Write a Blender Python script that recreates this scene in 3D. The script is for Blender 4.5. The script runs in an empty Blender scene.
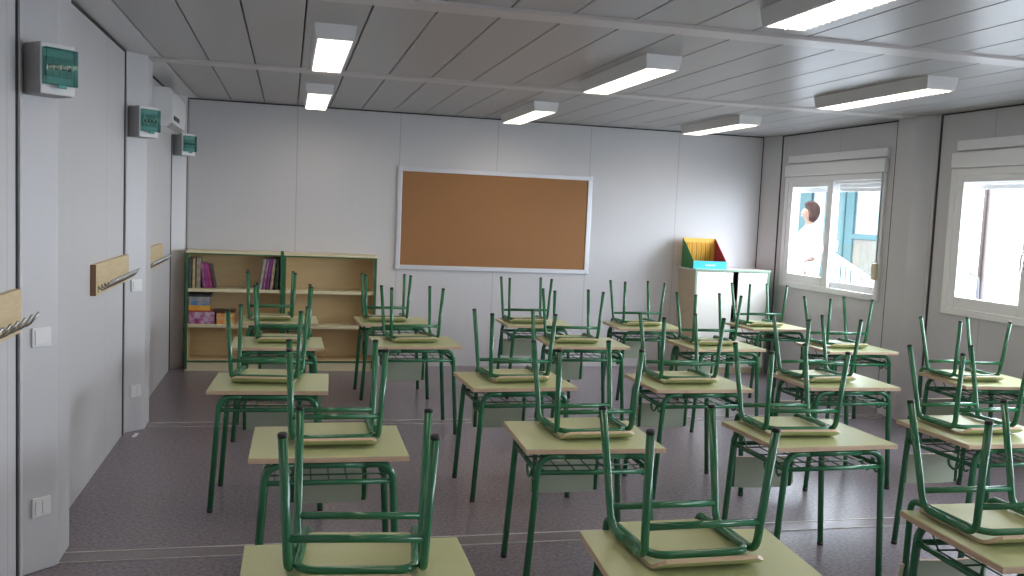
import bpy, math, random
from mathutils import Vector, Matrix
random.seed(7)
R = math.radians
scene = bpy.context.scene
col = scene.collection

# ------------------------------------------------------------------ helpers
class MB:
    """collects faces, then links them as ONE mesh object"""
    def __init__(s): s.v = []; s.f = []; s.m = []; s.s = []
    def add(s, vs, fs, mi=0, sm=False):
        o = len(s.v); s.v += [tuple(p) for p in vs]
        for f in fs:
            s.f.append(tuple(o + i for i in f)); s.m.append(mi); s.s.append(sm)
        return s
    def box(s, x0, x1, y0, y1, z0, z1, mi=0, M=None):
        vs = [Vector((x, y, z)) for z in (z0, z1) for y in (y0, y1) for x in (x0, x1)]
        if M is not None: vs = [M @ p for p in vs]
        return s.add(vs, [(0, 2, 3, 1), (4, 5, 7, 6), (0, 1, 5, 4), (2, 6, 7, 3), (0, 4, 6, 2), (1, 3, 7, 5)], mi)
    def prism(s, pts, z0, z1, mi=0, M=None, sm=False):
        """pts counter-clockwise in the xy plane, pushed from z0 to z1"""
        n = len(pts)
        vs = [Vector((x, y, z)) for z in (z0, z1) for x, y in pts]
        if M is not None: vs = [M @ p for p in vs]
        s.add(vs, [tuple(range(n - 1, -1, -1)), tuple(range(n, 2 * n))], mi)
        o = len(s.v) - 2 * n
        for i in range(n):
            j = (i + 1) % n
            s.f.append((o + i, o + j, o + n + j, o + n + i)); s.m.append(mi); s.s.append(sm)
        return s
    def tube(s, path, r, n=12, mi=0, caps=True, closed=False):
        P = [Vector(p) for p in path]
        if closed: P2 = P + [P[0], P[1]]
        T = []
        for i in range(len(P)):
            if closed: a = P[i - 1]; b = P[(i + 1) % len(P)]
            else: a = P[max(i - 1, 0)]; b = P[min(i + 1, len(P) - 1)]
            T.append((b - a).normalized())
        up = Vector((0, 0, 1)) if abs(T[0].z) < .9 else Vector((1, 0, 0))
        nn = (up - T[0] * up.dot(T[0])).normalized()
        vs = []
        for i, p in enumerate(P):
            nn = (nn - T[i] * nn.dot(T[i])).normalized(); bb = T[i].cross(nn)
            rr = r[i] if isinstance(r, (list, tuple)) else r
            for k in range(n):
                a = 2 * math.pi * k / n
                vs.append(p + (nn * math.cos(a) + bb * math.sin(a)) * rr)
        fs = []
        m = len(P)
        for i in range(m if closed else m - 1):
            i2 = (i + 1) % m
            for k in range(n):
                k2 = (k + 1) % n
                fs.append((i * n + k, i * n + k2, i2 * n + k2, i2 * n + k))
        s.add(vs, fs, mi, True)
        if caps and not closed:
            o = len(s.v) - len(vs)
            s.f.append(tuple(o + k for k in range(n - 1, -1, -1))); s.m.append(mi); s.s.append(False)
            s.f.append(tuple(o + (m - 1) * n + k for k in range(n))); s.m.append(mi); s.s.append(False)
        return s
    def build(s, name, mats, parent=None, bevel=0, seg=2, loc=None, rot=None):
        me = bpy.data.meshes.new(name)
        me.from_pydata(s.v, [], s.f)
        for m in (mats if isinstance(mats, (list, tuple)) else [mats]): me.materials.append(m)
        me.polygons.foreach_set('material_index', s.m)
        me.polygons.foreach_set('use_smooth', s.s)
        me.update()
        o = bpy.data.objects.new(name, me); col.objects.link(o)
        if parent: o.parent = parent
        if loc is not None: o.location = loc
        if rot is not None: o.rotation_euler = rot
        if bevel:
            b = o.modifiers.new('Bevel', 'BEVEL'); b.width = bevel; b.segments = seg
            b.limit_method = 'ANGLE'; b.angle_limit = R(40); b.harden_normals = False
        return o

def fillet(pts, rad, n=6):
    """polyline with rounded corners; rad one number or one per inner corner"""
    P = [Vector(p) for p in pts]; out = [P[0]]
    for i in range(1, len(P) - 1):
        r = rad[i - 1] if isinstance(rad, (list, tuple)) else rad
        a = (P[i - 1] - P[i]).normalized(); b = (P[i + 1] - P[i]).normalized()
        ang = a.angle(b); d = r / math.tan(ang / 2)
        c = P[i] + (a + b).normalized() * (r / math.sin(ang / 2))
        p0 = P[i] + a * d; p1 = P[i] + b * d
        u = p0 - c; w = p1 - c; th = u.angle(w); ax = u.cross(w).normalized()
        for k in range(n + 1):
            out.append(c + Matrix.Rotation(th * k / n, 3, ax) @ u)
    out.append(P[-1])
    return out

def tag(o, label=None, cat=None, group=None, kind=None):
    if label: o['label'] = label
    if cat: o['category'] = cat
    if group: o['group'] = group
    if kind: o['kind'] = kind
    return o

def thing(name, label, cat, loc=(0, 0, 0), rz=0, group=None):
    o = bpy.data.objects.new(name, None); col.objects.link(o)
    o.empty_display_size = .05
    o.location = loc; o.rotation_euler = (0, 0, rz)
    return tag(o, label, cat, group)

def copy_tree(o, parent=None):
    c = o.copy(); col.objects.link(c)
    if parent: c.parent = parent
    for ch in list(o.children): copy_tree(ch, c)
    return c

# ------------------------------------------------------------------ materials
def mat(name, color, rough=.5, metal=0., spec=.5, noise=None, bump=None, coat=0.):
    """noise=(scale, color2, amount, (stretch xyz)); bump=(scale, strength, distance, stretch)"""
    m = bpy.data.materials.new(name); m.use_nodes = True
    nt = m.node_tree; b = nt.nodes['Principled BSDF']
    b.inputs['Base Color'].default_value = (*color, 1)
    b.inputs['Roughness'].default_value = rough
    b.inputs['Metallic'].default_value = metal
    b.inputs['Specular IOR Level'].default_value = spec
    b.inputs['Coat Weight'].default_value = coat
    def noise_node(scale, stretch, detail=4):
        tc = nt.nodes.new('ShaderNodeTexCoord'); mp = nt.nodes.new('ShaderNodeMapping')
        mp.inputs['Scale'].default_value = stretch
        n = nt.nodes.new('ShaderNodeTexNoise'); n.inputs['Scale'].default_value = scale; n.inputs['Detail'].default_value = detail
        nt.links.new(tc.outputs['Object'], mp.inputs[0]); nt.links.new(mp.outputs[0], n.inputs['Vector'])
        return n
    if noise:
        n = noise_node(noise[0], noise[3] if len(noise) > 3 else (1, 1, 1))
        rp = nt.nodes.new('ShaderNodeValToRGB'); rp.color_ramp.elements[0].position = .38; rp.color_ramp.elements[1].position = .62
        c2 = noise[1]; a = noise[2]
        rp.color_ramp.elements[0].color = (*color, 1)
        rp.color_ramp.elements[1].color = (*[color[i] * (1 - a) + c2[i] * a for i in range(3)], 1)
        nt.links.new(n.outputs['Fac'], rp.inputs[0]); nt.links.new(rp.outputs[0], b.inputs['Base Color'])
    if bump:
        n = noise_node(bump[0], bump[3] if len(bump) > 3 else (1, 1, 1))
        bp = nt.nodes.new('ShaderNodeBump'); bp.inputs['Strength'].default_value = bump[1]; bp.inputs['Distance'].default_value = bump[2]
        nt.links.new(n.outputs['Fac'], bp.inputs['Height']); nt.links.new(bp.outputs[0], b.inputs['Normal'])
    return m

def emit(name, color, strength):
    m = bpy.data.materials.new(name); m.use_nodes = True
    nt = m.node_tree; nt.nodes.clear()
    e = nt.nodes.new('ShaderNodeEmission'); e.inputs[0].default_value = (*color, 1); e.inputs[1].default_value = strength
    o = nt.nodes.new('ShaderNodeOutputMaterial'); nt.links.new(e.outputs[0], o.inputs[0])
    return m

def clear_pane(name, tint=(1, 1, 1), gloss=.08):
    m = bpy.data.materials.new(name); m.use_nodes = True
    nt = m.node_tree; nt.nodes.clear()
    t = nt.nodes.new('ShaderNodeBsdfTransparent'); t.inputs[0].default_value = (*tint, 1)
    g = nt.nodes.new('ShaderNodeBsdfGlossy'); g.inputs['Roughness'].default_value = .03
    lw = nt.nodes.new('ShaderNodeLayerWeight'); lw.inputs[0].default_value = .5
    pw = nt.nodes.new('ShaderNodeMath'); pw.operation = 'POWER'; pw.inputs[1].default_value = 5
    fr = nt.nodes.new('ShaderNodeMath'); fr.operation = 'MULTIPLY_ADD'; fr.inputs[1].default_value = .8; fr.inputs[2].default_value = .025
    nt.links.new(lw.outputs['Facing'], pw.inputs[0]); nt.links.new(pw.outputs[0], fr.inputs[0])
    mx = nt.nodes.new('ShaderNodeMixShader'); o = nt.nodes.new('ShaderNodeOutputMaterial')
    nt.links.new(fr.outputs[0], mx.inputs[0]); nt.links.new(t.outputs[0], mx.inputs[1]); nt.links.new(g.outputs[0], mx.inputs[2])
    nt.links.new(mx.outputs[0], o.inputs[0])
    return m

def wall_material(name, color, axis):
    """sandwich-panel wall: faint vertical joints every 0.978 m and fine ribbing"""
    m = mat(name, color, rough=.42, spec=.4)
    nt = m.node_tree; b = nt.nodes['Principled BSDF']
    tc = nt.nodes.new('ShaderNodeTexCoord'); sp = nt.nodes.new('ShaderNodeSeparateXYZ')
    nt.links.new(tc.outputs['Object'], sp.inputs[0])
    def math_(op, a, b_=None):
        n = nt.nodes.new('ShaderNodeMath'); n.operation = op
        for i, q in enumerate((a, b_)):
            if q is None: continue
            if isinstance(q, (int, float)): n.inputs[i].default_value = q
            else: nt.links.new(q, n.inputs[i])
        return n.outputs[0]
    c = sp.outputs[axis]
    off = -.122 if axis == 0 else .33
    u = math_('FRACT', math_('DIVIDE', math_('ADD', c, off + 9.78), .978))
    d = math_('ABSOLUTE', math_('SUBTRACT', u, .5))          # 0.5 at a joint
    joint = math_('GREATER_THAN', d, .4962)
    rib = math_('SINE', math_('MULTIPLY', c, 2 * math.pi / .098))
    rib2 = math_('GREATER_THAN', rib, .965)
    mx = nt.nodes.new('ShaderNodeMix'); mx.data_type = 'RGBA'
    mx.inputs['A'].default_value = (*color, 1); mx.inputs['B'].default_value = (*[q * .72 for q in color], 1)
    nt.links.new(joint, mx.inputs['Factor']); nt.links.new(mx.outputs['Result'], b.inputs['Base Color'])
    h = math_('ADD', math_('MULTIPLY', joint, -1.0), math_('MULTIPLY', rib2, -.22))
    bp = nt.nodes.new('ShaderNodeBump'); bp.inputs['Strength'].default_value = .35; bp.inputs['Distance'].default_value = .003
    nt.links.new(h, bp.inputs['Height']); nt.links.new(bp.outputs[0], b.inputs['Normal'])
    return m

WALL = (.61, .60, .615)
M = {}
M['wall_x'] = wall_material('wall_panel_back', WALL, 0)
M['wall_y'] = wall_material('wall_panel_side', WALL, 1)
M['trim'] = mat('grey_trim', (.61, .60, .615), .4, bump=(3, .05, .004))
M['seam'] = mat('dark_rubber_joint', (.045, .045, .05), .7)
M['ceiling'] = mat('ceiling_panel', (.445, .435, .440), .31, spec=.27, bump=(1.6, .25, .02, (1, .5, 1)))
M['ceiling_gap'] = mat('ceiling_gap', (.03, .03, .03), .9)
M['edge_panel'] = mat('pale_edge_panel', (.70, .69, .70), .35)
M['batten'] = mat('ceiling_batten', (.60, .57, .57), .33, spec=.5)
M['white_paint'] = mat('white_lacquer', (.80, .80, .80), .35)
M['pvc'] = mat('white_pvc', (.88, .88, .89), .3)
M['plastic'] = mat('white_plastic', (.80, .79, .79), .35)
M['grey_plastic'] = mat('grey_plastic', (.36, .355, .35), .5, noise=(60, (.3, .3, .3), .4))
M['black'] = mat('black_plastic', (.012, .013, .013), .5)
M['green'] = mat('green_tube_paint', (.026, .155, .068), .22, spec=.6, noise=(9, (.020, .13, .056), .5))
M['top'] = mat('pale_green_laminate', (.54, .57, .32), .31, spec=.7, noise=(220, (.49, .51, .24), .6))
M['beech'] = mat('beech_edge', (.62, .46, .32), .45, noise=(14, (.50, .35, .23), .6, (1, 1, 9)))
M['seat'] = mat('seat_laminate', (.50, .53, .28), .42, spec=.6, noise=(180, (.46, .48, .23), .6))
M['back'] = mat('backrest_laminate', (.43, .48, .36), .35, noise=(180, (.41, .46, .34), .6))
M['wire'] = mat('green_wire', (.015, .12, .05), .35)
M['shelf'] = mat('pale_beech_board', (.70, .56, .34), .5, noise=(6, (.62, .48, .27), .5, (1, 1, 8)))
M['shelf_edge'] = mat('cream_shelf_edge', (.74, .66, .44), .45)
M['shelf_back'] = mat('hardboard_back', (.68, .52, .29), .6, noise=(5, (.62, .46, .25), .5, (1, 1, 6)))
M['green_edge'] = mat('dark_green_edging', (.03, .13, .055), .45)
M['rack_wood'] = mat('pine_rack_board', (.68, .54, .33), .5, noise=(7, (.60, .45, .25), .6, (8, 1, 8)))
M['rack_end'] = mat('pine_end_grain', (.20, .11, .06), .7)
M['steel'] = mat('bright_steel', (.62, .61, .60), .22, metal=1)
M['hook_steel'] = mat('dull_steel', (.38, .37, .36), .3, metal=1)
M['alu'] = mat('satin_aluminium', (.66, .66, .70), .38, metal=.35)
M['cork'] = mat('cork', (.37, .180, .070), .8, noise=(140, (.27, .122, .045), .8), bump=(160, .3, .002))
M['paper'] = mat('white_paper', (.85, .85, .85), .6)
M['cream'] = mat('cream_cabinet_side', (.62, .52, .36), .5, noise=(6, (.55, .45, .3), .5, (1, 1, 7)))
M['cab_door'] = mat('white_cabinet_door', (.88, .86, .80), .35)
M['cab_in'] = mat('dark_cabinet_inside', (.16, .085, .045), .6)
M['cab_edge'] = mat('grey_green_edging', (.20, .30, .22), .4)
M['glass'] = clear_pane('window_glass')
M['teal_clear'] = clear_pane('teal_clear_plastic', (.60, .77, .75))
M['teal_tab'] = mat('teal_tab', (.07, .30, .27), .3)
M['breaker'] = mat('breaker_module', (.55, .58, .56), .4)
M['lamp'] = emit('lamp_diffuser', (1.0, .88, .74), 3.7)
M['red'] = mat('crimson_card', (.42, .012, .04), .5)
M['yellow'] = mat('yellow_card', (.86, .47, .05), .5)
M['yellow2'] = mat('ochre_card', (.62, .30, .03), .5)
M['lime'] = mat('green_card', (.03, .20, .05), .5)
M['cyan'] = mat('cyan_card', (.02, .50, .80), .45)

# floor: speckled grey-mauve vinyl
def floor_material():
    m = mat('speckled_vinyl', (.165, .145, .150), .28, spec=.45)
    nt = m.node_tree; b = nt.nodes['Principled BSDF']
    tc = nt.nodes.new('ShaderNodeTexCoord')
    def nz(scale, det):
        n = nt.nodes.new('ShaderNodeTexNoise'); n.inputs['Scale'].default_value = scale; n.inputs['Detail'].default_value = det
        nt.links.new(tc.outputs['Object'], n.inputs['Vector']); return n.outputs['Fac']
    r1 = nt.nodes.new('ShaderNodeValToRGB'); nt.links.new(nz(55, 6), r1.inputs[0])
    e = r1.color_ramp.elements; e[0].position = .36; e[0].color = (.130, .108, .128, 1); e[1].position = .66; e[1].color = (.285, .245, .270, 1)
    nt.links.new(r1.outputs[0], b.inputs['Base Color'])
    bp = nt.nodes.new('ShaderNodeBump'); bp.inputs['Strength'].default_value = .12; bp.inputs['Distance'].default_value = .002
    nt.links.new(nz(40, 3), bp.inputs['Height']); nt.links.new(bp.outputs[0], b.inputs['Normal'])
    return m
M['floor'] = floor_material()
M['strip'] = mat('floor_joint_strip', (.225, .192, .200), .25, noise=(70, (.17, .145, .16), .6))
M['weld'] = mat('pale_joint_line', (.62, .60, .58), .3)

# ------------------------------------------------------------------ room shell
W, H, Y0, Y1 = 6.071, 2.5, -9.75, 0.0
MOD = 2.415
def struct(name, mb, m, **k):
    return tag(mb.build(name, m, **k), kind='structure')

struct('floor', MB().box(-.12, W + .12, Y0 - .1, .12, -.12, 0), M['floor'])
struct('wall_back', MB().box(-.1, W + .1, 0, .1, 0, H + .06), M['wall_x'])
struct('wall_front', MB().box(-.1, W + .1, Y0 - .1, Y0, 0, H + .06), M['wall_x'])
struct('wall_left', MB().box(-.1, 0, Y0, 0, 0, H + .06), M['wall_y'])

WIN = [(-2.03, -.40), (-4.52, -2.87), (-6.93, -5.28), (-9.35, -7.70)]      # openings along the window wall
ZW0, ZW1 = .95, 2.05
mb = MB()
mb.box(W, W + .1, Y0, 0, 0, ZW0).box(W, W + .1, Y0, 0, ZW1, H + .06)
edges = [0] + [e for a, b in WIN for e in (b, a)] + [Y0]
for i in range(0, len(edges), 2): mb.box(W, W + .1, edges[i + 1], edges[i], ZW0, ZW1)
struct('wall_right', mb, M['wall_y'])

# ceiling: steel panels 0.3 m wide running to the back wall, dark gaps between them
mb = MB(); mb.box(-.12, W + .12, Y0 - .1, .12, H + .06, H + .14, 1)
x = .195 - .3
k = 0
while x < W + .1:
    a, b = max(x + .004, .0), min(x + .296, W)
    if b > a: mb.box(a, b, Y0, 0, H, H + .06, 2 if k == 0 else 0)
    x += .3; k += 1
struct('ceiling', mb, [M['ceiling'], M['ceiling_gap'], M['edge_panel']], bevel=.003)

n_trim = [0]
def trim(mb, m, **k):
    n_trim[0] += 1
    return struct('trim_%d' % n_trim[0], mb, m, **k)

for yc in (-MOD, -2 * MOD, -3 * MOD):
    # ceiling batten over the joint of two modules
    Mx = Matrix(((0, 0, 1, 0), (1, 0, 0, yc), (0, 1, 0, H), (0, 0, 0, 1)))
    trim(MB().prism([(-.095, 0), (-.08, -.014), (.08, -.014), (.095, 0)][::-1][::-1], 0, W, 0, Mx), M['batten'], bevel=.003)
    # joint strip in the floor with its two pale lines
    fy = yc + (-.035 if yc < -3 else 0)
    trim(MB().box(0, W, fy - .06, fy + .06, .0005, .003, 0).box(0, W, fy + .054, fy + .062, .001, .005, 1)
         .box(0, W, fy - .061, fy - .057, .001, .004, 1), [M['strip'], M['weld']])
    # chamfered column covers on both long walls
    P = [(0, yc - .225), (.115, yc - .112), (.115, yc + .112), (0, yc + .225)]
    trim(MB().prism(P, 0, H), M['trim'], bevel=.004)
    trim(MB().prism([(W - x_, y_) for x_, y_ in P][::-1], 0, H), M['trim'], bevel=.004)
    for sx, x0 in ((1, 0), (-1, W)):
        for s in (-1, 1):
            ya = yc + s * .232; yb = yc + s * .262
            q = [x0, x0 + sx * .006]
            trim(MB().box(min(q), max(q), min(yb, yb + s * .018), max(yb, yb + s * .018), 0, H), M['seam'])
            q = [x0, x0 + sx * .012]
            trim(MB().box(min(q), max(q), min(ya, yb), max(ya, yb), 0, H), M['trim'])
# corner covers at the back wall
P = [(0, -.225), (.108, -.11), (.108, 0), (0, 0)]
trim(MB().prism(P, 0, H), M['trim'], bevel=.003)
trim(MB().prism([(W - x_, y_) for x_, y_ in [(0, -.245), (.085, 0), (0, 0)]][::-1], 0, H), M['trim'], bevel=.003)
trim(MB().box(0, .006, -.262, -.244, 0, H), M['seam'])
trim(MB().box(W - .006, W, -.268, -.25, 0, H), M['seam'])
trim(MB().box(W - .093, W - .085, -.005, 0, 0, H), M['seam'])
trim(MB().box(.108, .114, -.005, 0, 0, H), M['seam'])
# dark sealing joint where walls meet the ceiling
trim(MB().box(0, .006, Y0, -.26, H - .016, H), M['seam'])
trim(MB().box(.12, W - .09, -.006, 0, H - .012, H), M['seam'])
trim(MB().box(W - .006, W, Y0, -.27, H - .012, H), M['seam'])

# ------------------------------------------------------------------ windows
def window(i, ya, yb, handle, strap):
    """ya<yb along the wall; two sashes, shutter box above; the room is at smaller x"""
    w = MB()
    def ring(m_, x0, x1, a, b, z0, z1, t, tb=None, tt=None):
        tb = tb or t; tt = tt or t
        m_.box(x0, x1, a, a + t, z0, z1).box(x0, x1, b - t, b, z0, z1)
        m_.box(x0, x1, a + t, b - t, z0, z0 + tb).box(x0, x1, a + t, b - t, z1 - tt, z1)
    ring(w, W - .022, W + .09, ya - .02, yb + .01, ZW0 - .015, ZW1 + .01, .055)
    win = struct('window_%d' % i, w, M['pvc'], bevel=.004)
    mid = (ya + yb) / 2 + .012
    # far sash (towards the back wall) sits proud, near sash sits behind it
    for nm, a, b, x0, x1, t in (('sash', mid - .045, yb - .03, W - .012, W + .028, .095), ('sash', ya + .03, mid + .03, W + .03, W + .065, .07)):
        s_ = MB(); tt = t - .03; ring(s_, x0, x1, a, b, ZW0 + .03, ZW1 - .03, t, None, tt)
        so = s_.build(nm, M['pvc'], win, bevel=.004)
        MB().box((x0 + x1) / 2 - .004, (x0 + x1) / 2 + .004, a + t - .01, b - t + .01, ZW0 + .03 + t - .01, ZW1 - .03 - tt + .01).build('glass', M['glass'], so)
        if handle and nm == 'sash' and x0 < W:
            h = MB().box(x0 - .012, x0, a + .03, a + .06, 1.33, 1.47)
            h.tube(fillet([(x0 - .01, a + .045, 1.44), (x0 - .045, a + .045, 1.44), (x0 - .05, a + .045, 1.32)], .015), .009, 8)
            h.build('handle', M['plastic'], so)
    # roller shutter box and its upper cover
    MB().box(W - .05, W, ya - .03, yb - .01, 2.065, 2.185).build('shutter_box', M['pvc'], win, bevel=.008)
    b = MB().box(W - .03, W, ya - .03, yb - .04, 2.20, 2.275)
    b.box(W - .036, W - .03, ya - .02, yb - .055, 2.225, 2.25)
    b.build('cover_strip', M['pvc'], win, bevel=.004)
    # last slats of the rolled-up shutter hanging in the opening
    sl = MB()
    for k in range(3): sl.box(W + .075, W + .088, ya + .04, yb - .04, 1.905 + k * .04, 1.942 + k * .04)
    sl.build('shutter', M['white_paint'], win, bevel=.004)
    if strap:
        MB().box(W - .027, W - .024, ya + .015, ya + .030, 1.27, 2.07).build('strap', M['grey_plastic'], win)
        MB().box(W - .05, W - .022, ya - .012, ya + .058, 1.12, 1.27).build('strap_winder', M['shelf_edge'], win, bevel=.012)
window(1, *WIN[0], False, True)
window(2, *WIN[1], True, False)
window(3, *WIN[2], True, True)  # unseen window, added to bring more daylight into the room
window(4, *WIN[3], False, True)  # likewise out of view and added for the room's brightness

# ------------------------------------------------------------------ ceiling lights
def ceiling_light():
    t = thing('ceiling_light', 'x', 'lamp', group='ceiling lights')
    L = .615
    h = MB()
    # hollow steel tray, wider at the ceiling, slanted ends
    def rect(hx, hy, z): return [(-hx, -hy, z), (hx, -hy, z), (hx, hy, z), (-hx, hy, z)]
    vs = rect(.108, L, 0) + rect(.098, L - .015, -.078) + rect(.088, L - .025, -.078) + rect(.088, L - .025, -.066)
    fs = []
    for a in (0, 4, 8):
        for k in range(4): fs.append((a + k, a + 4 + k, a + 4 + (k + 1) % 4, a + (k + 1) % 4))
    fs.append((0, 1, 2, 3))
    fs.append((15, 14, 13, 12))
    h.add(vs, fs)
    h.build('housing', M['white_paint'], t)
    MB().box(-.087, .087, -L + .026, L - .026, -.074, -.067).build('diffuser', M['lamp'], t)
    lv = MB()
    for k in range(25):
        y = -L + .05 + k * (2 * L - .1) / 24
        lv.box(-.087, .087, y - .0012, y + .0012, -.084, -.074)
    lv.box(-.0015, .0015, -L + .026, L - .026, -.084, -.074)
    lv.build('louver', M['white_paint'], t)
    return t
lampo = ceiling_light()
LAMPS = [(1.25, -1.10, 'in front of the bookcase'),
         (3.09, -1.02, 'over the desks below the corkboard, nearest the back wall'),
         (4.90, -1.12, 'nearest the white cabinet in the window corner'),
         (1.25, -3.555, 'between the two ceiling battens on the coat-rack side'),
         (3.08, -3.51, 'in mid-room between the two ceiling battens'),
         (4.83, -3.62, 'beside the column between the two windows'),
         (3.11, -5.97, 'in mid-room on the camera side of the battens')]
for i, (x, y, w) in enumerate(LAMPS):
    o = lampo if i == 0 else copy_tree(lampo)
    o.location = (x, y, H); o['label'] = 'lit white ceiling light ' + w
for x, y, w in ((1.25, -5.97, 'over the first coat rack'), (4.86, -5.97, 'beside the third window'), (1.25, -8.40, 'added out of view for brightness, above the camera spot'),
                (3.10, -8.40, 'added out of view for brightness, mid-room by the front wall'), (4.86, -8.40, 'added out of view for brightness, beside the fourth window')):  # the last-module row is unseen, added to brighten the room
    o = copy_tree(lampo); o.location = (x, y, H)
    o['label'] = 'lit white ceiling light ' + w

# ------------------------------------------------------------------ school desk
HD = .629
def make_desk():
    t = thing('school_desk', 'x', 'desk', group='pale green school desks')
    hw, hl = .2975, .249
    tp = MB()
    tp.box(-hw, hw, -hl, hl, HD - .021, HD - .0015, 1)
    tp.box(-hw + .0012, hw - .0012, -hl + .0012, hl - .0012, HD - .0016, HD, 0)
    tp.build('tabletop', [M['top'], M['beech']], t, bevel=.0012, seg=1)
    lx, lt, ly, r = .273, .236, .2236, .0140
    zr = HD - .021 - r - .001; lm = .241
    for sy in (-1, 1):
        for sx in (-1, 1):
            lg = MB().tube(fillet([(sx * lx, sy * ly, .012), (sx * lt, sy * ly, zr), (sx * (lt - .11), sy * ly, zr)], .062, 7), r, 12).build('leg', M['green'], t)
            MB().tube([(sx * lx, sy * ly, 0), (sx * lx, sy * ly, .003), (sx * lx, sy * ly, .019)], [r * .98, r * 1.06, r * 1.06], 12).build('foot_cap', M['black'], lg)
        MB().tube([(-lt + .105, sy * ly, zr), (lt - .105, sy * ly, zr)], r, 12).build('top_rail', M['green'], t)
        MB().tube([(-lm, sy * ly, .525), (lm, sy * ly, .525)], .0105, 10).build('lower_rail', M['green'], t)
    for sx in (-1, 1):
        MB().tube([(sx * lm, -ly, .525), (sx * lm, ly, .525)], .0105, 10).build('side_rail', M['green'], t)
        # bag hook: flat lug on the rail and a wire curled below it
        x = sx * (lm + .004)
        pts = [(x, -.155, .548), (x, -.150, .522), (x + sx * .004, -.138, .492), (x + sx * .006, -.112, .479), (x + sx * .006, -.088, .488), (x + sx * .006, -.076, .509), (x + sx * .006, -.083, .522)]
        hk = MB().tube(fillet(pts, .008, 4), .0062, 8)
        hk.tube(fillet([(x, -.166, .548), (x + sx * .002, -.168, .500), (x + sx * .002, -.185, .487), (x + sx * .002, -.200, .500)], .008, 4), .005, 8)
        hk.build('hook', M['wire'], t)
    b = MB()
    zb = .531
    for k in range(7):
        x = -.204 + k * .068
        b.tube(fillet([(x, -ly, zb), (x, -.19, zb - .012), (x, .16, zb - .012), (x, ly - .004, zb + .055)], .012, 3), .0032, 6)
    for y in (-.12, .02, .15):
        b.tube([(-lm, y, zb - .006), (lm, y, zb - .006)], .0034, 6)
    b.tube([(-.22, ly - .012, zb + .052), (.22, ly - .012, zb + .052)], .0034, 6)
    b.build('wire_basket', M['wire'], t)
    return t

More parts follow.
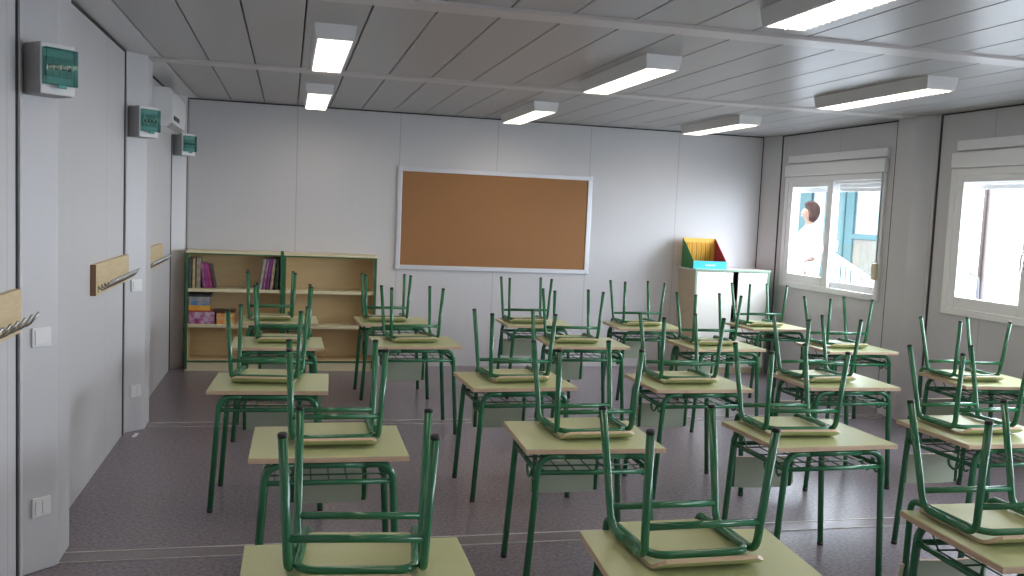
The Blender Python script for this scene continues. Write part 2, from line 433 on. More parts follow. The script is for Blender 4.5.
# ------------------------------------------------------------------ chair, standing upside down (z = 0 is the desk top)
def make_chair():
    t = thing('school_chair', 'x', 'chair', group='upturned school chairs')
    # seat: moulded plywood, its front edge curls up here because the chair is upside down
    def sheet(prof, hx, th, name, m, corner=.03, wav=0.0):
        """prof: list of (y, z) along the chair, extruded along x with rounded corners"""
        n = len(prof); nx = 13; q = MB(); vs = []; vt = []
        L = [0]
        for i in range(1, n): L.append(L[-1] + math.dist(prof[i], prof[i - 1]))
        for i, (y, z) in enumerate(prof):
            d = min(L[i], L[-1] - L[i])
            ins = corner - math.sqrt(max(corner ** 2 - (corner - min(d, corner)) ** 2, 0)) if d < corner else 0
            a = prof[max(i - 1, 0)]; b = prof[min(i + 1, n - 1)]
            ty, tz = b[0] - a[0], b[1] - a[1]; l = math.hypot(ty, tz); ny, nz = -tz / l, ty / l
            for j in range(nx):
                u = -1 + 2 * j / (nx - 1); xx = u * (hx - ins)
                cz = wav * (1 - u * u)
                vs.append((xx, y + ny * cz, z + nz * cz)); vt.append((xx, y + ny * (cz + th), z + nz * (cz + th)))
        N = n * nx; fs = []
        for i in range(n - 1):
            for j in range(nx - 1):
                a = i * nx + j
                fs.append((a, a + nx, a + nx + 1, a + 1)); fs.append((N + a, N + a + 1, N + a + nx + 1, N + a + nx))
        q.add(vs + vt, fs, 0, True)
        rim = [j for j in range(nx)] + [i * nx + nx - 1 for i in range(1, n)] + [(n - 1) * nx + j for j in range(nx - 2, -1, -1)] + [i * nx for i in range(n - 2, 0, -1)]
        o = len(q.v); ve = [q.v[i] for i in rim] + [q.v[N + i] for i in rim]; k = len(rim)
        q.add(ve, [(i, (i + 1) % k, k + (i + 1) % k, k + i) for i in range(k)], 1, False)
        return q.build(name, [m, M['beech']], t)
    prof = []
    for k in range(9):                                             # front lip
        a = R(46) * (1 - k / 8)
        prof.append((-.145 - .118 * math.sin(a), .118 * (1 - math.cos(a)) + .0012))
    for k in range(1, 13): prof.append((-.145 + k * .305 / 12, .0012 + .004 * (k / 12) ** 3))
    sheet(prof, .156, .0115, 'seat', M['seat'], .022)
    zt = .012
    r = .0118
    zs = .027
    for sx in (-1, 1):
        # leg tube: near leg - rail along the seat - far leg, one bent pipe per side
        near = Vector((sx * .185, -.189, .387)); far = Vector((sx * .182, .189, .369))
        p = [near, (sx * .168, -.153, zs), (sx * .170, .092, zs), far]
        path = fillet(p, .045, 7)
        cut = len(path) // 2
        a = MB().tube(path[:cut] + [Vector((sx * .168, -.02, zs))], r, 12).build('leg', M['green'], t)
        b = MB().tube([Vector((sx * .168, -.022, zs))] + path[cut:], r, 12).build('leg', M['green'], t)
        for lg, tip, prev in ((a, near, path[1]), (b, far, path[-2])):
            d = (tip - Vector(prev)).normalized()
            MB().tube([tip - d * .008, tip + d * .001, tip + d * .003], [r * 1.05, r * 1.05, r * .8], 12).build('foot_cap', M['black'], lg)
    def xat(y, z, near):
        k = (z - zs) / ((.387 if near else .369) - zs); y0 = .153 if near else .092
        return .169 + ((.185 if near else .182) - .169) * k, (y0 + (.189 - y0) * k) * (-1 if near else 1)
    for near, z in ((True, .116), (False, .083)):
        x, y = xat(0, z, near)
        MB().tube([(-x, y, z), (x, y, z)], .0105, 10).build('crossbar', M['green'], t)
    # seat-and-back frame: one bent pipe, cross tube at the front, uprights hanging past the desk edge
    fr = [(.150, .192, -.335), (.153, .182, zs), (.148, -.158, zs + .006), (-.148, -.158, zs + .006), (-.153, .182, zs), (-.150, .192, -.335)]
    MB().tube(fillet(fr, [.035, .05, .05, .035], 8), r * .93, 12).build('seat_frame', M['green'], t)
    # backrest panel fixed in front of the uprights (towards the seat), gently hollow
    bp = []
    for k in range(9):
        z = -.185 - k * .155 / 8
        y = .180 + (-.185 - z) * .05 + .004 * math.sin(math.pi * k / 8)
        bp.append((y, z))
    sheet(bp, .169, .010, 'backrest', M['back'], .025, wav=-.012)
    return t

DESK = {'A1': [1.234, -6.751, -0.427], 'A2': [1.212, -5.367, -0.676], 'A3': [0.966, -4.107, -2.72], 'A4': [0.987, -2.684, -0.016], 'A5': [0.985, -1.42, 0.0],
        'B2': [1.93, -2.586, 1.906], 'B3': [1.905, -1.395, 2.47],
        'C1': [2.293, -5.326, -2.367], 'C2': [2.304, -4.051, 2.427], 'C3': [3.202, -2.539, -1.219], 'C4': [3.144, -1.381, -0.57],
        'D0': [2.185, -6.767, -5.019], 'D1': [3.34, -4.117, 0.074], 'D2': [4.256, -2.612, 2.241], 'D3': [4.11, -1.484, -2.704],
        'E1': [3.367, -5.361, 1.674], 'E2': [4.338, -4.077, -1.568], 'E3': [5.339, -2.701, -0.177], 'E4': [5.379, -1.391, 3.407],
        'F1': [3.35, -6.698, -3.55], 'F2': [4.307, -5.382, 0.9], 'F3': [5.438, -4.067, -4.238]}
CHAIR = {'D0': [2.162, -6.642, 0.621], 'A1': [1.239, -6.64, -6.51], 'A2': [1.234, -5.312, 0.535], 'A3': [0.949, -3.993, -6.801], 'A4': [1.014, -2.519, -0.169], 'A5': [0.908, -1.414, 2.225],
         'B3': [1.843, -1.364, 0.446], 'B2': [1.908, -2.496, 5.577], 'C1': [2.321, -5.254, 1.805], 'C2': [2.305, -4.009, 4.192], 'C3': [3.131, -2.478, -1.934], 'C4': [3.067, -1.349, -1.445],
         'D1': [3.312, -4.037, -0.213], 'D2': [4.22, -2.518, -1.579], 'D3': [4.071, -1.39, 0.381], 'E1': [3.305, -5.272, -2.534], 'E2': [4.235, -4.023, 3.644], 'E3': [5.304, -2.598, 0.556],
         'E4': [5.313, -1.387, -1.24], 'F1': [3.274, -6.597, -2.054], 'F2': [4.26, -5.289, 0.25], 'F3': [5.342, -3.969, -0.149]}
ROWS = [['A5', 'B3', 'C4', 'D3', 'E4'], ['A4', 'B2', 'C3', 'D2', 'E3'], ['A3', 'C2', 'D1', 'E2', 'F3'], ['A2', 'C1', 'E1', 'F2'], ['A1', 'D0', 'F1']]
ORD = ['first', 'second', 'third', 'fourth', 'fifth']
desk0, chair0 = make_desk(), make_chair()
first = True
for ri, row in enumerate(ROWS):
    for ci, k in enumerate(row):
        d = desk0 if first else copy_tree(desk0)
        c = chair0 if first else copy_tree(chair0)
        first = False
        x, y, a = DESK[k]; d.location = (x, y, 0); d.rotation_euler = (0, 0, R(a))
        cx, cy, ca = CHAIR[k]
        dx = min(max(cx - x, -.1), .05); dy = min(max(cy - y, .078), .125)
        c.location = (x + dx, y + dy, HD + .0006); c.rotation_euler = (0, 0, R(ca))
        where = '%s from the coat-rack wall in the %s row from the corkboard' % (ORD[ci], ORD[ri])
        d['label'] = 'pale green school desk, ' + where
        c['label'] = 'upside-down green chair on desk %s from coat-rack wall, %s row from corkboard' % (ORD[ci], ORD[ri])

# ------------------------------------------------------------------ corkboard
t = thing('corkboard', 'large brown corkboard with white aluminium frame on the back wall', 'noticeboard', (3.066, 0, 1.473))
MB().box(-.975, .975, -.014, -.002, -.48, .48).build('cork_panel', M['cork'], t)
f = MB()
for s in (-1, 1):
    f.box(-1.0, 1.0, -.022, -.001, s * .482 - .0225, s * .482 + .0225)
    f.box(s * .978 - .0225, s * .978 + .0225, -.022, -.001, -.47, .47)
f.build('frame', M['alu'], t, bevel=.004)
for sx in (-1, 1):
    for sz in (-1, 1):
        MB().box(sx * .985 - .02, sx * .985 + .02, -.025, -.001, sz * .485 - .02, sz * .485 + .02).build('corner_cap', M['alu'], t, bevel=.006)

# ------------------------------------------------------------------ bookcases
BH, BD = 1.085, .30
def bookcase(name, x0, x1, label):
    w = x1 - x0
    t = thing(name, label, 'bookcase', ((x0 + x1) / 2, -BD / 2 - .004, 0), group='pale wooden bookcases')
    h = w / 2; d = BD / 2
    for s in (-1, 1):
        sd = MB().box(s * h - (.019 if s > 0 else 0), s * h + (.019 if s < 0 else 0), -d + .004, d, 0, BH).build('side_panel', M['shelf'], t)
        MB().box(s * h - (.026 if s > 0 else 0), s * h + (.022 if s < 0 else 0), -d - .006, -d + .004, .02, BH + (.04 if s > 0 and x0 < .5 else 0)).build('edging', M['green_edge'], sd)
    tp = MB().box(-h, h, -d - .004, d, BH, BH + .022).build('top', M['shelf_edge'], t, bevel=.002)
    MB().box(-h, h, -d - .002, -d + .01, BH - .011, BH).build('edging', M['green_edge'], tp)
    for z in (.432, .760):
        MB().box(-h + .02, h - .02, -d + .006, d - .008, z - .03, z).build('shelf', M['shelf_edge'], t, bevel=.002)
    MB().box(-h + .02, h - .02, -d + .006, d - .008, .08, .1).build('bottom', M['shelf'], t)
    pl = MB().box(-h + .02, h - .02, -d + .008, -d + .026, 0, .08).build('plinth', M['shelf_edge'], t)
    MB().box(-h + .02, h - .02, -d + .004, -d + .012, .08, .096).build('edging', M['green_edge'], pl)
    MB().box(-h + .018, h - .018, d - .008, d, .02, BH).build('back_panel', M['shelf_back'], t)
    return t
bookcase('bookcase', .14, 1.0, 'pale wooden bookcase holding the books and games, in the back corner')
bookcase('bookcase', 1.002, 1.862, 'empty pale wooden bookcase beside the one with books')

# books: each one cover + page block
def book(x, z, h, th, color, lean, label, group, y=-.265, dep=.2, spine_col=None):
    t = thing('book', label, 'book', (x, y, z), group=group)
    t.rotation_euler = (0, R(lean), 0)
    m = mat('book_cover', color, .45, noise=(30, spine_col or [min(1, c * 1.6 + .08) for c in color], .7, (1, 1, .6)))
    c = MB()
    c.box(-th / 2, th / 2, 0, .003, 0, h)                       # spine to the room
    c.box(-th / 2, -th / 2 + .0025, 0, dep, 0, h).box(th / 2 - .0025, th / 2, 0, dep, 0, h)
    c.build('cover', m, t, bevel=.001)
    MB().box(-th / 2 + .0025, th / 2 - .0025, .003, dep - .004, .004, h - .004).build('page_block', M['paper'], t)
zs = .7605
G1 = 'books standing on the upper bookcase shelf'
book(.178, zs, .275, .022, (.05, .07, .08), 0, 'dark slate book at the outer end of the upper bookcase shelf', G1)
book(.208, zs, .272, .026, (.42, .30, .16), 0, 'tan upright book next to the dark slate book', G1)
book(.248, zs, .280, .036, (.45, .40, .30), 0, 'thick cream upright book between the tan book and leaning magenta books', G1, spine_col=(.10, .09, .08))
book(.302, zs + .002, .235, .026, (.30, .03, .16), -7, 'magenta book leaning on the thick cream book', G1, spine_col=(.5, .25, .4))
book(.332, zs + .002, .232, .026, (.24, .03, .17), -8, 'plum book in the middle of the leaning magenta books', G1)
book(.362, zs + .003, .226, .022, (.34, .02, .13), -10, 'crimson book leaning on the plum book', G1)
book(.390, zs + .003, .220, .016, (.06, .03, .05), -11, 'thin black book at the end of the leaning magenta books', G1)
book(.796, zs + .003, .285, .024, (.33, .30, .32), 8, 'grey book leaning first in the cluster by the bookcase divider', G1)
book(.826, zs + .003, .288, .022, (.30, .03, .18), 8, 'magenta and white book leaning by the bookcase divider', G1, spine_col=(.65, .5, .6))
book(.856, zs + .003, .292, .024, (.20, .02, .20), 8, 'dark purple book leaning by the bookcase divider', G1)
book(.892, zs + .003, .285, .026, (.38, .30, .2), 6, 'beige book leaning between the purple and black-green books', G1)
book(.938, zs + .002, .298, .024, (.02, .06, .045), 3, 'black-green book against the bookcase divider', G1)

def game_box(x0, x1, z0, z1, color, color2, label, sc=25, y=-.272, dep=.22):
    t = thing('game_box', label, 'box', ((x0 + x1) / 2, y + dep / 2, z0), group='game boxes on the middle bookcase shelf')
    w = (x1 - x0) / 2; h = z1 - z0; m = mat('printed_box', color, .4, noise=(sc, color2, .85))
    MB().box(-w + .002, w - .002, -dep / 2 + .002, dep / 2 - .002, 0, h * .55).build('tray', m, t)
    MB().box(-w, w, -dep / 2, dep / 2, h * .42, h - .0005).build('lid', m, t, bevel=.001)
game_box(.165, .392, .4325, .4850, (.30, .03, .22), (.72, .55, .66), 'purple and white game box at the bottom of the game stack', 18)
game_box(.168, .394, .4850, .5420, (.62, .50, .55), (.35, .05, .25), 'white and purple patterned game box second from the stack bottom', 30)
game_box(.165, .360, .5420, .5560, (.42, .05, .03), (.5, .12, .05), 'thin red game box under the orange one', 20)
game_box(.165, .352, .5560, .6020, (.75, .33, .04), (.80, .45, .10), 'orange game box under the blue one', 12)
game_box(.166, .346, .6020, .6420, (.08, .25, .45), (.45, .35, .30), 'blue game box near the top of the game stack', 16)
game_box(.165, .350, .6420, .6820, (.25, .27, .32), (.45, .42, .40), 'grey-blue game box under the black one', 16)
game_box(.160, .362, .6820, .7080, (.02, .02, .025), (.04, .04, .04), 'flat black game box on top of the game stack', 16)
game_box(.412, .565, .4325, .5330, (.72, .26, .06), (.82, .58, .30), 'orange and cream game box beside the game stack', 22)
game_box(.372, .575, .5425, .5560, (.09, .03, .025), (.12, .05, .04), 'thin dark brown box lying across two game boxes', 20, y=-.262, dep=.18)

# ------------------------------------------------------------------ white cabinet by the window corner
cx0, cx1, cd, ch = 5.085, 5.925, .42, 1.062
t = thing('storage_cabinet', 'cream cabinet with white doors under the colourful display box', 'cabinet', ((cx0 + cx1) / 2, -cd / 2 - .004, 0))
h = (cx1 - cx0) / 2; d = cd / 2
for s in (-1, 1):
    p = MB().box(min(s * h, s * (h - .02)), max(s * h, s * (h - .02)), -d + .004, d, 0, ch).build('side_panel', M['cream'] if s < 0 else M['cab_edge'], t)
    MB().box(min(s * h, s * (h - .021)), max(s * h, s * (h - .021)), -d, -d + .004, .02, ch).build('edging', M['cab_edge'], p)
tp = MB().box(-h - .004, h + .004, -d - .006, d, ch, ch + .022).build('top', M['cab_door'], t, bevel=.002)
MB().box(-h - .004, h + .004, -d - .009, -d - .006, ch, ch + .021).build('edging', M['cab_edge'], tp)
MB().box(-h + .02, h - .02, d - .01, d, .06, ch).build('back_panel', M['cab_in'], t)
for z in (.40, .735): MB().box(-h + .02, h - .02, -d + .035, d - .01, z - .02, z).build('shelf', M['cream'], t)
MB().box(-h + .02, h - .02, -d + .02, d - .01, .06, .08).build('bottom', M['cream'], t)
MB().box(-h + .02, h - .02, -d + .02, -d + .036, 0, .06).build('plinth', M['cream'], t)
MB().box(-h + .022, -h + .425, -d + .006, -d + .022, .065, ch - .006).build('door', M['cab_door'], t, bevel=.002)
MB().box(-h + .487, h - .022, -d + .006, -d + .022, .065, ch - .006).build('door', M['cab_door'], t, bevel=.002)

# colourful display box on the cabinet
t = thing('display_box', 'card display box in yellow, green, red and cyan on top of the cabinet', 'display box', (5.245, -.27, ch + .0225))
yb, yf, hx, zh = .155, -.14, .185, .305
def side(s, m, nm):
    pts = [(yf, 0), (yb, 0), (yb, zh), (yb - .01, zh), (yf, .075)]
    Mx = Matrix(((0, 0, 1, 0), (1, 0, 0, 0), (0, 1, 0, 0), (0, 0, 0, 1)))
    return MB().prism(pts, min(s * hx, s * (hx - .004)), max(s * hx, s * (hx - .004)), 0, Mx).build(nm, m, t)
side(-1, M['lime'], 'side_panel'); side(1, M['red'], 'side_panel')
bk = MB().box(-hx, hx, yb - .004, yb, 0, zh).build('back_panel', M['yellow'], t)
sl = MB()
for k in range(13):                                                # rounded ridges on the back panel
    x = -hx + .03 + k * (2 * hx - .06) / 12
    sl.tube([(x - .006, yb - .006, .262), (x, yb - .008, .23), (x + .005, yb - .009, .16), (x + .002, yb - .008, .07)], .0055, 8, k % 2)
sl.build('ridged_insert', [M['yellow'], M['yellow2']], t)
fp = MB().box(-hx, hx, yf - .004, yf, 0, .08).build('front_panel', M['cyan'], t)
lt = MB()                                                          # soft white script, as unreadable as on the photograph
pts = [(-.055 + .11 * k / 40, yf - .0055, .038 + .011 * math.sin(k * 1.15) * (1.2 if k < 6 else .8)) for k in range(41)]
lt.tube(pts, .0036, 6)
lt.build('lettering', M['paper'], fp)
MB().box(-hx, hx, yf, yb, 0, .004).build('bottom', M['cyan'], t)

# ------------------------------------------------------------------ coat racks
def coat_rack():
    t = thing('coat_rack', 'x', 'coat rack', group='wooden coat racks')
    L = 1.05
    MB().box(.0005, .03, 0, L, -.085, .085, 0).box(.0005, .0305, -.0015, 0, -.085, .085, 1).build('board', [M['rack_wood'], M['rack_end']], t, bevel=.0015)
    for k in range(11):
        y = .06 + k * (L - .12) / 10
        h = MB().box(.03, .033, y - .010, y + .010, -.070, -.034)
        h.tube(fillet([(.031, y, -.040), (.050, y, -.060), (.076, y, -.042), (.106, y, .002)], .018, 4), .0048, 8)
        h.build('hook', M['hook_steel'], t)
    return t
r0 = coat_rack()
for i, (y, lab) in enumerate(((-6.19, 'pine coat rack with steel hooks nearest the camera on the panelled wall'),
                              (-3.715, 'pine coat rack with steel hooks in the middle of the panelled wall'),
                              (-2.045, 'pine coat rack partly behind the second column, nearest the bookcase'))):
    o = r0 if i == 0 else copy_tree(r0)
    o.location = (0, y, 1.11); o['label'] = lab

# ------------------------------------------------------------------ breaker boxes, switches on the chamfered column covers
def breaker_box():
    """front faces local -y; depth .135; mounted on the plane y = 0"""
    t = thing('breaker_box', 'x', 'electrical box', group='breaker boxes on the columns')
    w, hh, dp = .072, .1, .118
    MB().box(-w, w, -dp, 0, -hh, hh).build('housing', M['grey_plastic'], t, bevel=.008, seg=3)
    MB().box(-w + .001, w - .001, -dp - .008, -dp, -hh + .002, hh - .002).build('front_cover', M['plastic'], t, bevel=.004)
    br = MB()
    for k in range(4): br.box(-.054 + k * .027, -.029 + k * .027, -dp - .018, -dp - .008, -.03, .045)
    for k in range(4): br.box(-.046 + k * .027, -.037 + k * .027, -dp - .025, -dp - .018, -.002, .016, 1)
    br.build('breaker', [M['breaker'], M['black']], t)
    d = MB()
    d.box(-.066, .066, -dp - .036, -dp - .033, -.062, .078)
    d.box(-.066, -.063, -dp - .033, -dp - .008, -.062, .078).box(.063, .066, -dp - .033, -dp - .008, -.062, .078)
    d.box(-.063, .063, -dp - .033, -dp - .008, .075, .078).box(-.063, .063, -dp - .033, -dp - .008, -.062, -.059)
    dr = d.build('door', M['teal_clear'], t)
    MB().box(-.02, .02, -dp - .038, -dp - .030, -.075, -.058).build('pull_tab', M['teal_tab'], dr, bevel=.004)
    return t
b0 = breaker_box()
rot45 = R(45)
def on_bevel(o, yc, off, z):
    # chamfer of the column cover runs from (0, yc-.225) to (.115, yc-.112)
    base = Vector((0, yc - .225, z)); tg = Vector((.115, .113, 0)).normalized(); nr = Vector((tg.y, -tg.x, 0))
    o.location = base + tg * off + nr * .001
    o.rotation_euler = (0, 0, math.atan2(tg.y, tg.x))
for i, (yc, lab) in enumerate(((-2 * MOD, 'grey breaker box with teal clear door on the column nearest the camera'),
                               (-MOD, 'grey breaker box with teal clear door on the middle column'),
                               (0, 'grey breaker box with teal clear door in the corner by the bookcase'))):
    o = b0 if i == 0 else copy_tree(b0)
    on_bevel(o, yc, .082, 2.055); o['label'] = lab

def plate(name):
    t = thing(name, 'x', 'switch' if name == 'light_switch' else 'socket')
    MB().box(-.041, .041, -.009, 0, -.041, .041).build('cover_plate', M['plastic'], t, bevel=.004)
    if name == 'light_switch':
        MB().box(-.030, .030, -.013, -.009, -.030, .030).build('rocker', M['plastic'], t, bevel=.002)
    else:
        MB().box(-.029, -.001, -.013, -.009, -.029, .029).build('rocker', M['plastic'], t, bevel=.002)
        MB().box(.001, .029, -.013, -.009, -.029, .029).build('rocker', M['plastic'], t, bevel=.002)
    return t
for yc, w in ((-2 * MOD, 'nearest the camera'), (-MOD, 'in the middle')):
    o = plate('light_switch'); on_bevel(o, yc, .088, .985); o['label'] = 'white square light switch at hand height on the column ' + w
    o = plate('wall_socket'); on_bevel(o, yc, .088, .275); o['label'] = 'white square socket plate low on the column ' + w

# air conditioner high on the wall in the last module
t = thing('air_conditioner', 'white wall air conditioner high up between two columns near the bookcase', 'air conditioner', (0.001, -1.52, 2.115))
pr = [(0, 0), (.10, 0), (.15, .045), (.158, .12), (.155, .26), (.13, .30), (0, .305)]
Mx = Matrix(((1, 0, 0, 0), (0, 0, 1, 0), (0, 1, 0, 0), (0, 0, 0, 1)))
MB().prism(pr[::-1], 0, .88, 0, Mx).build('body', M['white_paint'], t, bevel=.008)
MB().box(.1555, .1605, .06, .40, .060, .092).build('display_slot', M['black'], t)
v = MB()
th = math.atan2(.045, .05)
Mx = Matrix.Translation((.105, 0, .001)) @ Matrix.Rotation(-th, 4, 'Y')
v.box(0, .052, .06, .82, -.002, .001, 0, Mx)
v.build('air_vane', M['grey_plastic'], t)

# slip of paper on the floor by the column
t = MB().prism([(-.012, -.055), (.014, -.05), (.012, .055), (-.014, .05)], 0, .0008)
o = t.build('paper_slip', M['paper'], loc=(.085, -2.69, .0005), rot=(0, 0, R(-4)))
tag(o, 'small white slip of paper on the floor at the foot of the middle column', 'paper')

# ------------------------------------------------------------------ outside the windows
GZ = .15
M['ground'] = mat('grey_concrete', (.28, .28, .28), .8, noise=(4, (.24, .24, .24), .6))
struct('ground', MB().box(W + .12, 24, -14, 22, GZ - .2, GZ), M['ground'])
M['rail_grey'] = mat('grey_rail_paint', (.06, .06, .065), .6, spec=.2)
M['rail'] = mat('grey_white_rail_paint', (.32, .32, .33), .4)
M['render'] = mat('grey_white_render', (.20, .21, .23), .8, bump=(30, .2, .01))
M['teal'] = mat('teal_joinery', (.022, .062, .068), .6, spec=.2)
M['curtain'] = mat('pale_curtain', (.10, .093, .078), .8, noise=(10, (.06, .053, .04), .7, (1, 3, .3)))
M['dim_pane'] = mat('reflecting_pane', (.07, .08, .09), .3)
FX = 11.5
t = struct('wall_opposite', MB().box(FX, FX + .3, 5.2, 18, GZ, 5.0), M['render'])
struct('added_shade_slab', MB().box(FX - 3.6, FX + .3, 5.2, 18, 2.9, 3.1), M['render'])  # unseen slab added to keep sky light off the wall opposite
d1 = thing('glazed_door', 'tall teal double door with glass panes across the yard', 'door', (FX, 6.35, GZ))
fr = MB()
for y0, y1 in ((.42, .72), (.0, .26)): fr.box(-.08, -.002, y0, y1, 0, 2.6)
fr.box(-.10, -.002, .27, .41, 0, 2.6)
fr.box(-.08, -.002, -.75, 0, 1.20, 1.30).box(-.08, -.002, -.75, 0, 2.5, 2.6).box(-.08, -.002, -.83, -.75, 0, 2.6)
fr.build('frame', M['teal'], d1, bevel=.01)
MB().box(-.04, -.002, -.75, 0, 1.30, 2.5).build('pane', M['dim_pane'], d1)
MB().box(-.04, -.002, -.75, 0, .02, 1.20).build('pane', M['curtain'], d1)
MB().box(-.13, -.08, .40, .44, .95, 1.15).build('handle', M['alu'], d1, bevel=.008)
d2 = thing('porch_window', 'teal framed window behind the person in white', 'window', (FX, 7.3, GZ + .9))
fr = MB(); fr.box(-.07, -.002, .55, .98, -.5, 1.4).box(-.07, -.002, -.05, .05, -.5, 1.4).box(-.07, -.002, .05, .55, 1.25, 1.4).box(-.07, -.002, .05, .55, -.5, -.3)
fr.build('frame', M['teal'], d2, bevel=.01)
MB().box(-.03, -.002, .05, .55, -.3, 1.25).build('pane', M['dim_pane'], d2)

# white stair railing
t = thing('stair_railing', 'white sloping stair railing outside the first window', 'railing', (8.0, 0, GZ))
y0_, y1_, z0_, z1_ = 1.75, .15, 1.235 - GZ, .72 - GZ
rl = MB().tube([(0, y0_, z0_), (0, y1_, z1_)], .032, 10)
rl.tube([(0, y0_, z0_ - .01), (0, y0_, 0)], .03, 10).tube([(0, y1_, z1_ - .01), (0, y1_, 0)], .03, 10)
rl.build('handrail', M['rail'], t)
for k in range(1, 14):
    a = k / 14; y = y0_ + (y1_ - y0_) * a; z = z0_ + (z1_ - z0_) * a
    MB().box(-.012, .012, y - .022, y + .022, 0, z).build('baluster', M['rail'], t)

# pale brick building and metal rail seen through the second window
def brick_material():
    m = mat('pale_pink_brick', (.7, .5, .43), .8)
    nt = m.node_tree; b = nt.nodes['Principled BSDF']
    tc = nt.nodes.new('ShaderNodeTexCoord'); mp = nt.nodes.new('ShaderNodeMapping'); mp.inputs['Rotation'].default_value = (R(90), 0, R(90))
    br = nt.nodes.new('ShaderNodeTexBrick'); br.inputs['Scale'].default_value = 4.5
    br.inputs['Color1'].default_value = (.155, .095, .078, 1); br.inputs['Color2'].default_value = (.135, .080, .066, 1); br.inputs['Mortar'].default_value = (.16, .135, .125, 1)
    nt.links.new(tc.outputs['Object'], mp.inputs[0]); nt.links.new(mp.outputs[0], br.inputs['Vector']); nt.links.new(br.outputs['Color'], b.inputs['Base Color'])
    return m
t = thing('brick_building', 'pale pink brick building corner with a drainpipe beyond the second window', 'building', (13.0, 4.4, GZ))
MB().box(0, 3, 0, .46, 0, 6.5).build('wall', brick_material(), t)
MB().box(-.15, 0, -.35, 0, 0, 6.5).build('corner_pier', M['render'], t)
MB().tube([(-.06, .34, 0), (-.06, .34, 6.4)], .035, 10).build('drainpipe', mat('drainpipe_paint', (.060, .044, .040), .5), t)
t = thing('metal_handrail', 'grey bent tube handrail outside the second window', 'railing', (8.5, 0, GZ))
MB().tube(fillet([(0, .1, 1.16), (0, -.12, 1.03), (0, -.40, .92), (0, -.43, 0)], .08, 5), .014, 8).build('handrail', M['rail_grey'], t)
for y, z in ((-.02, 1.08), (-.27, .97)): MB().tube([(0, y, z), (0, y, 0)], .009, 8).build('post', M['rail_grey'], t)

# ------------------------------------------------------------------ person in white outside the first window
def skin(name, nodes, edges, m, parent, sub=2, smooth=True, root=0):
    me = bpy.data.meshes.new(name)
    me.from_pydata([n[0] for n in nodes], edges, [])
    me.materials.append(m)
    o = bpy.data.objects.new(name, me); col.objects.link(o); o.parent = parent
    k = o.modifiers.new('Skin', 'SKIN'); k.use_smooth_shade = smooth
    sv = me.skin_vertices[0].data
    for i, n in enumerate(nodes):
        r = n[1]; sv[i].radius = (r, r) if not isinstance(r, tuple) else r
        sv[i].use_root = (i == root)
    s = o.modifiers.new('Subdivision', 'SUBSURF'); s.levels = sub; s.render_levels = sub
    return o
M['skin'] = mat('skin', (.085, .05, .036), .7, spec=.1)
M['hair'] = mat('dark_brown_hair', (.012, .006, .005), .9, spec=.05, noise=(40, (.02, .01, .007), .6, (1, 1, .3)))
M['coat'] = mat('white_coat_cloth', (.36, .36, .38), .8, bump=(12, .3, .01))
M['trousers'] = mat('light_grey_trousers', (.3, .3, .33), .8)
px, py = 7.53, 1.5
person = thing('person', 'person with dark hair in a white coat standing outside the first window', 'person', (px, py, GZ), R(150))
# local frame: x forward, y to the person's left, z up; height 1.70
B = []; E_ = []
def nd(p, r, link=None):
    B.append((p, r))
    if link is not None: E_.append((link, len(B) - 1))
    return len(B) - 1
pel = nd((0, 0, .92), (.13, .15))
bel = nd((.01, 0, 1.05), (.115, .125), pel); che = nd((.01, 0, 1.24), (.12, .15), bel); upc = nd((-.01, 0, 1.37), (.085, .12), che)
nek = nd((0, 0, 1.44), .052, upc); nk2 = nd((.012, 0, 1.50), .05, nek)
hd0 = nd((.03, 0, 1.545), (.075, .066), nk2); hd1 = nd((.025, 0, 1.60), (.092, .075), hd0); hd2 = nd((.012, 0, 1.655), (.08, .066), hd1)
nose = nd((.118, 0, 1.583), .012, hd1)
def hand(root, pos, d, up, s):
    d = Vector(d).normalized(); up = Vector(up).normalized(); sd = d.cross(up).normalized(); p = Vector(pos)
    palm = nd(tuple(p + d * .055), (.034, .018), root)
    for k, (o_, l) in enumerate(((-.03, .068), (-.01, .078), (.01, .073), (.03, .058))):
        a = nd(tuple(p + d * .095 + sd * o_), .0092, palm)
        b = nd(tuple(p + d * (.095 + l * .5) + sd * o_ * 1.15 - up * .012), .0085, a)
        nd(tuple(p + d * (.095 + l * .9) + sd * o_ * 1.15 - up * .034), .007, b)
    a = nd(tuple(p + d * .045 - sd * .042 * s), .0105, palm)
    nd(tuple(p + d * .085 - sd * .06 * s - up * .012), .0085, a)
for s in (-1, 1):
    th = nd((.005, s * .095, .80), .088, pel); kn = nd((.03 - .05 * s, s * .095, .48), .056, th); an = nd((-.02 - .06 * s, s * .09, .09), .036, kn)
    nd((.09 - .06 * s, s * .1, .04), .032, an)
    sh = nd((-.01, s * .175, 1.365), .055, upc)
    if s > 0:       # left arm, elbow back and hand at the waist
        el = nd((-.13, s * .275, 1.13), .042, sh); wr = nd((-.05, s * .215, 1.00), .028, el); hand(wr, (-.05, s * .215, 1.0), (.5, -.6, -.2), (0, .4, 1), 1)
    else:           # right arm bent forward
        el = nd((-.03, s * .24, 1.10), .042, sh); wr = nd((.03, s * .225, .87), .028, el); hand(wr, (.03, s * .225, .87), (.25, 0, -1), (0, s, 0), -1)
skin('body', B, E_, M['skin'], person)
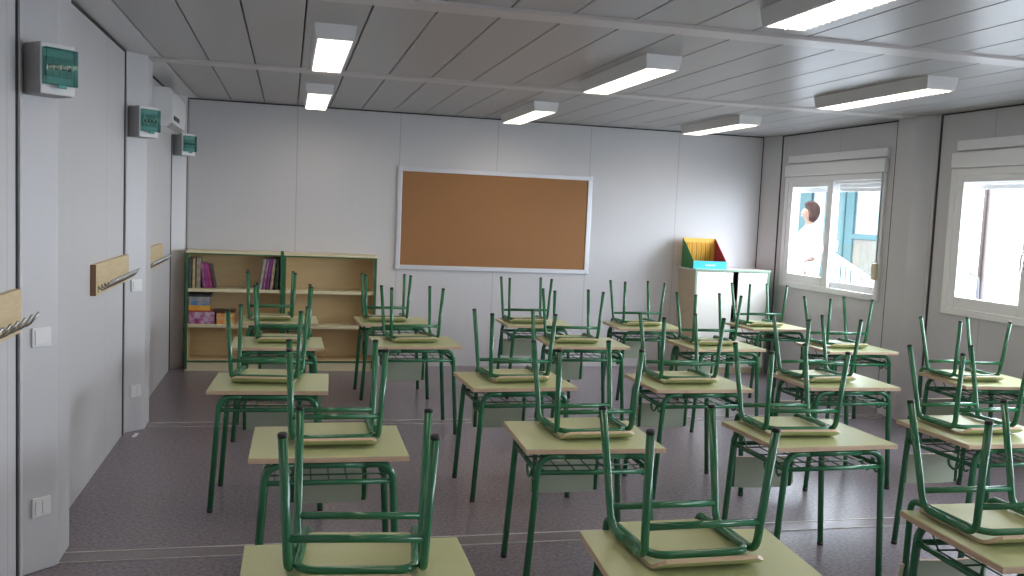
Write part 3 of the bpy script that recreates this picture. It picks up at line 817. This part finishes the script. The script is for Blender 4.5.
# coat: torso, skirt and sleeves one surface around the body
N = [((0, 0, .93), (.165, .18)), ((.01, 0, 1.06), (.145, .155)), ((.012, 0, 1.24), (.15, .175)), ((-.008, 0, 1.375), (.105, .14)), ((0, 0, 1.435), .068),
     ((0, 0, .72), (.18, .19)), ((0, 0, .56), (.19, .195)),
     ((-.01, .18, 1.365), .075), ((-.13, .28, 1.13), .058), ((-.068, .24, 1.02), .045),
     ((-.01, -.18, 1.365), .075), ((-.03, -.245, 1.10), .058), ((.022, -.228, .90), .045)]
skin('coat', N, [(0, 1), (1, 2), (2, 3), (3, 4), (0, 5), (5, 6), (3, 7), (7, 8), (8, 9), (3, 10), (10, 11), (11, 12)], M['coat'], person)
for s in (-1, 1):
    skin('trouser_leg', [((.005, s * .095, .80), .1), ((.03 - .05 * s, s * .095, .48), .075), ((-.02 - .06 * s, s * .09, .12), .058)], [(0, 1), (1, 2)], M['trousers'], person)
    skin('shoe', [((-.05 - .06 * s, s * .09, .04), .042), ((.05 - .06 * s, s * .1, .035), .042), ((.12 - .06 * s, s * .1, .03), .032)], [(0, 1), (1, 2)], M['black'], person)
hm = MB(); nu, nv = 20, 14; vs_ = []
for i in range(nv + 1):
    ph = math.pi * i / nv
    for j in range(nu):
        th = 2 * math.pi * j / nu
        dx, dy, dz = math.sin(ph) * math.cos(th), math.sin(ph) * math.sin(th), math.cos(ph)
        k = 1.0
        if dx > .15 and dz < .62: k = 1 - .34 * min((dx - .15) / .25, 1) * min((.62 - dz) / .25, 1)      # open face
        w = 1 + .035 * math.sin(7 * th + 3 * dz)
        zz = dz * .118 * (1.45 if dz < 0 and dx < .2 else 1)
        vs_.append((-.004 + dx * .112 * k * w, dy * .094 * (k * .5 + .5) * w, 1.622 + zz * (k if dz < 0 and dx > .2 else 1)))
hm.add(vs_, [(i * nu + j, (i + 1) * nu + j, (i + 1) * nu + (j + 1) % nu, i * nu + (j + 1) % nu) for i in range(nv) for j in range(nu)], 0, True)
hm.build('hair', M['hair'], person)
for s in (-1, 1):
    skin('eye', [((.103, s * .03, 1.607), .007), ((.106, s * .034, 1.607), .006)], [(0, 1)], M['black'], person, 1)
    skin('ear', [((.01, s * .076, 1.60), (.016, .008)), ((.008, s * .078, 1.57), (.011, .007))], [(0, 1)], M['skin'], person, 1)
skin('mouth', [((.100, -.018, 1.545), .006), ((.107, 0, 1.544), .0065), ((.100, .018, 1.545), .006)], [(0, 1), (1, 2)], mat('lips', (.4, .13, .12), .5), person, 1)

# ------------------------------------------------------------------ light
wd = bpy.data.worlds.new('sky'); scene.world = wd; wd.use_nodes = True
bg = wd.node_tree.nodes['Background']; bg.inputs[0].default_value = (.80, .90, 1.0, 1); bg.inputs[1].default_value = 7.0
for ya, yb in WIN:      # light portals guide sampling only; they give off nothing themselves
    l = bpy.data.lights.new('portal', 'AREA'); l.shape = 'RECTANGLE'; l.size = ZW1 - ZW0; l.size_y = yb - ya
    l.cycles.is_portal = True
    o = bpy.data.objects.new('window_portal', l); col.objects.link(o)
    o.location = (W + .11, (ya + yb) / 2, (ZW0 + ZW1) / 2); o.rotation_euler = (0, R(90), 0)

# ------------------------------------------------------------------ camera
cam = bpy.data.cameras.new('camera'); co = bpy.data.objects.new('camera', cam); col.objects.link(co)
yaw, pitch, roll = .24133, -.08238, .04361
fw = Vector((math.sin(yaw) * math.cos(pitch), math.cos(yaw) * math.cos(pitch), math.sin(pitch)))
rt = Vector((math.cos(yaw), -math.sin(yaw), 0)); up = rt.cross(fw)
c, s = math.cos(roll), math.sin(roll)
rt, up = c * rt + s * up, -s * rt + c * up
co.matrix_world = Matrix(((rt.x, up.x, -fw.x, 1.0366), (rt.y, up.y, -fw.y, -9.059), (rt.z, up.z, -fw.z, 1.5766), (0, 0, 0, 1)))
cam.sensor_width = 36; cam.sensor_fit = 'HORIZONTAL'; cam.lens = 917.01 / 1024 * 36
cam.clip_start = .05; cam.clip_end = 200
scene.camera = co

vs = scene.view_settings
scene.display_settings.display_device = 'sRGB'
vs.view_transform = 'Standard'; vs.look = 'None'; vs.exposure = 1.6; vs.gamma = 1.0
vs.use_curve_mapping = False
scene.cycles.use_denoising = True
scene.cycles.max_bounces = 10; scene.cycles.diffuse_bounces = 6; scene.cycles.transparent_max_bounces = 12
scene.cycles.sample_clamp_indirect = 4
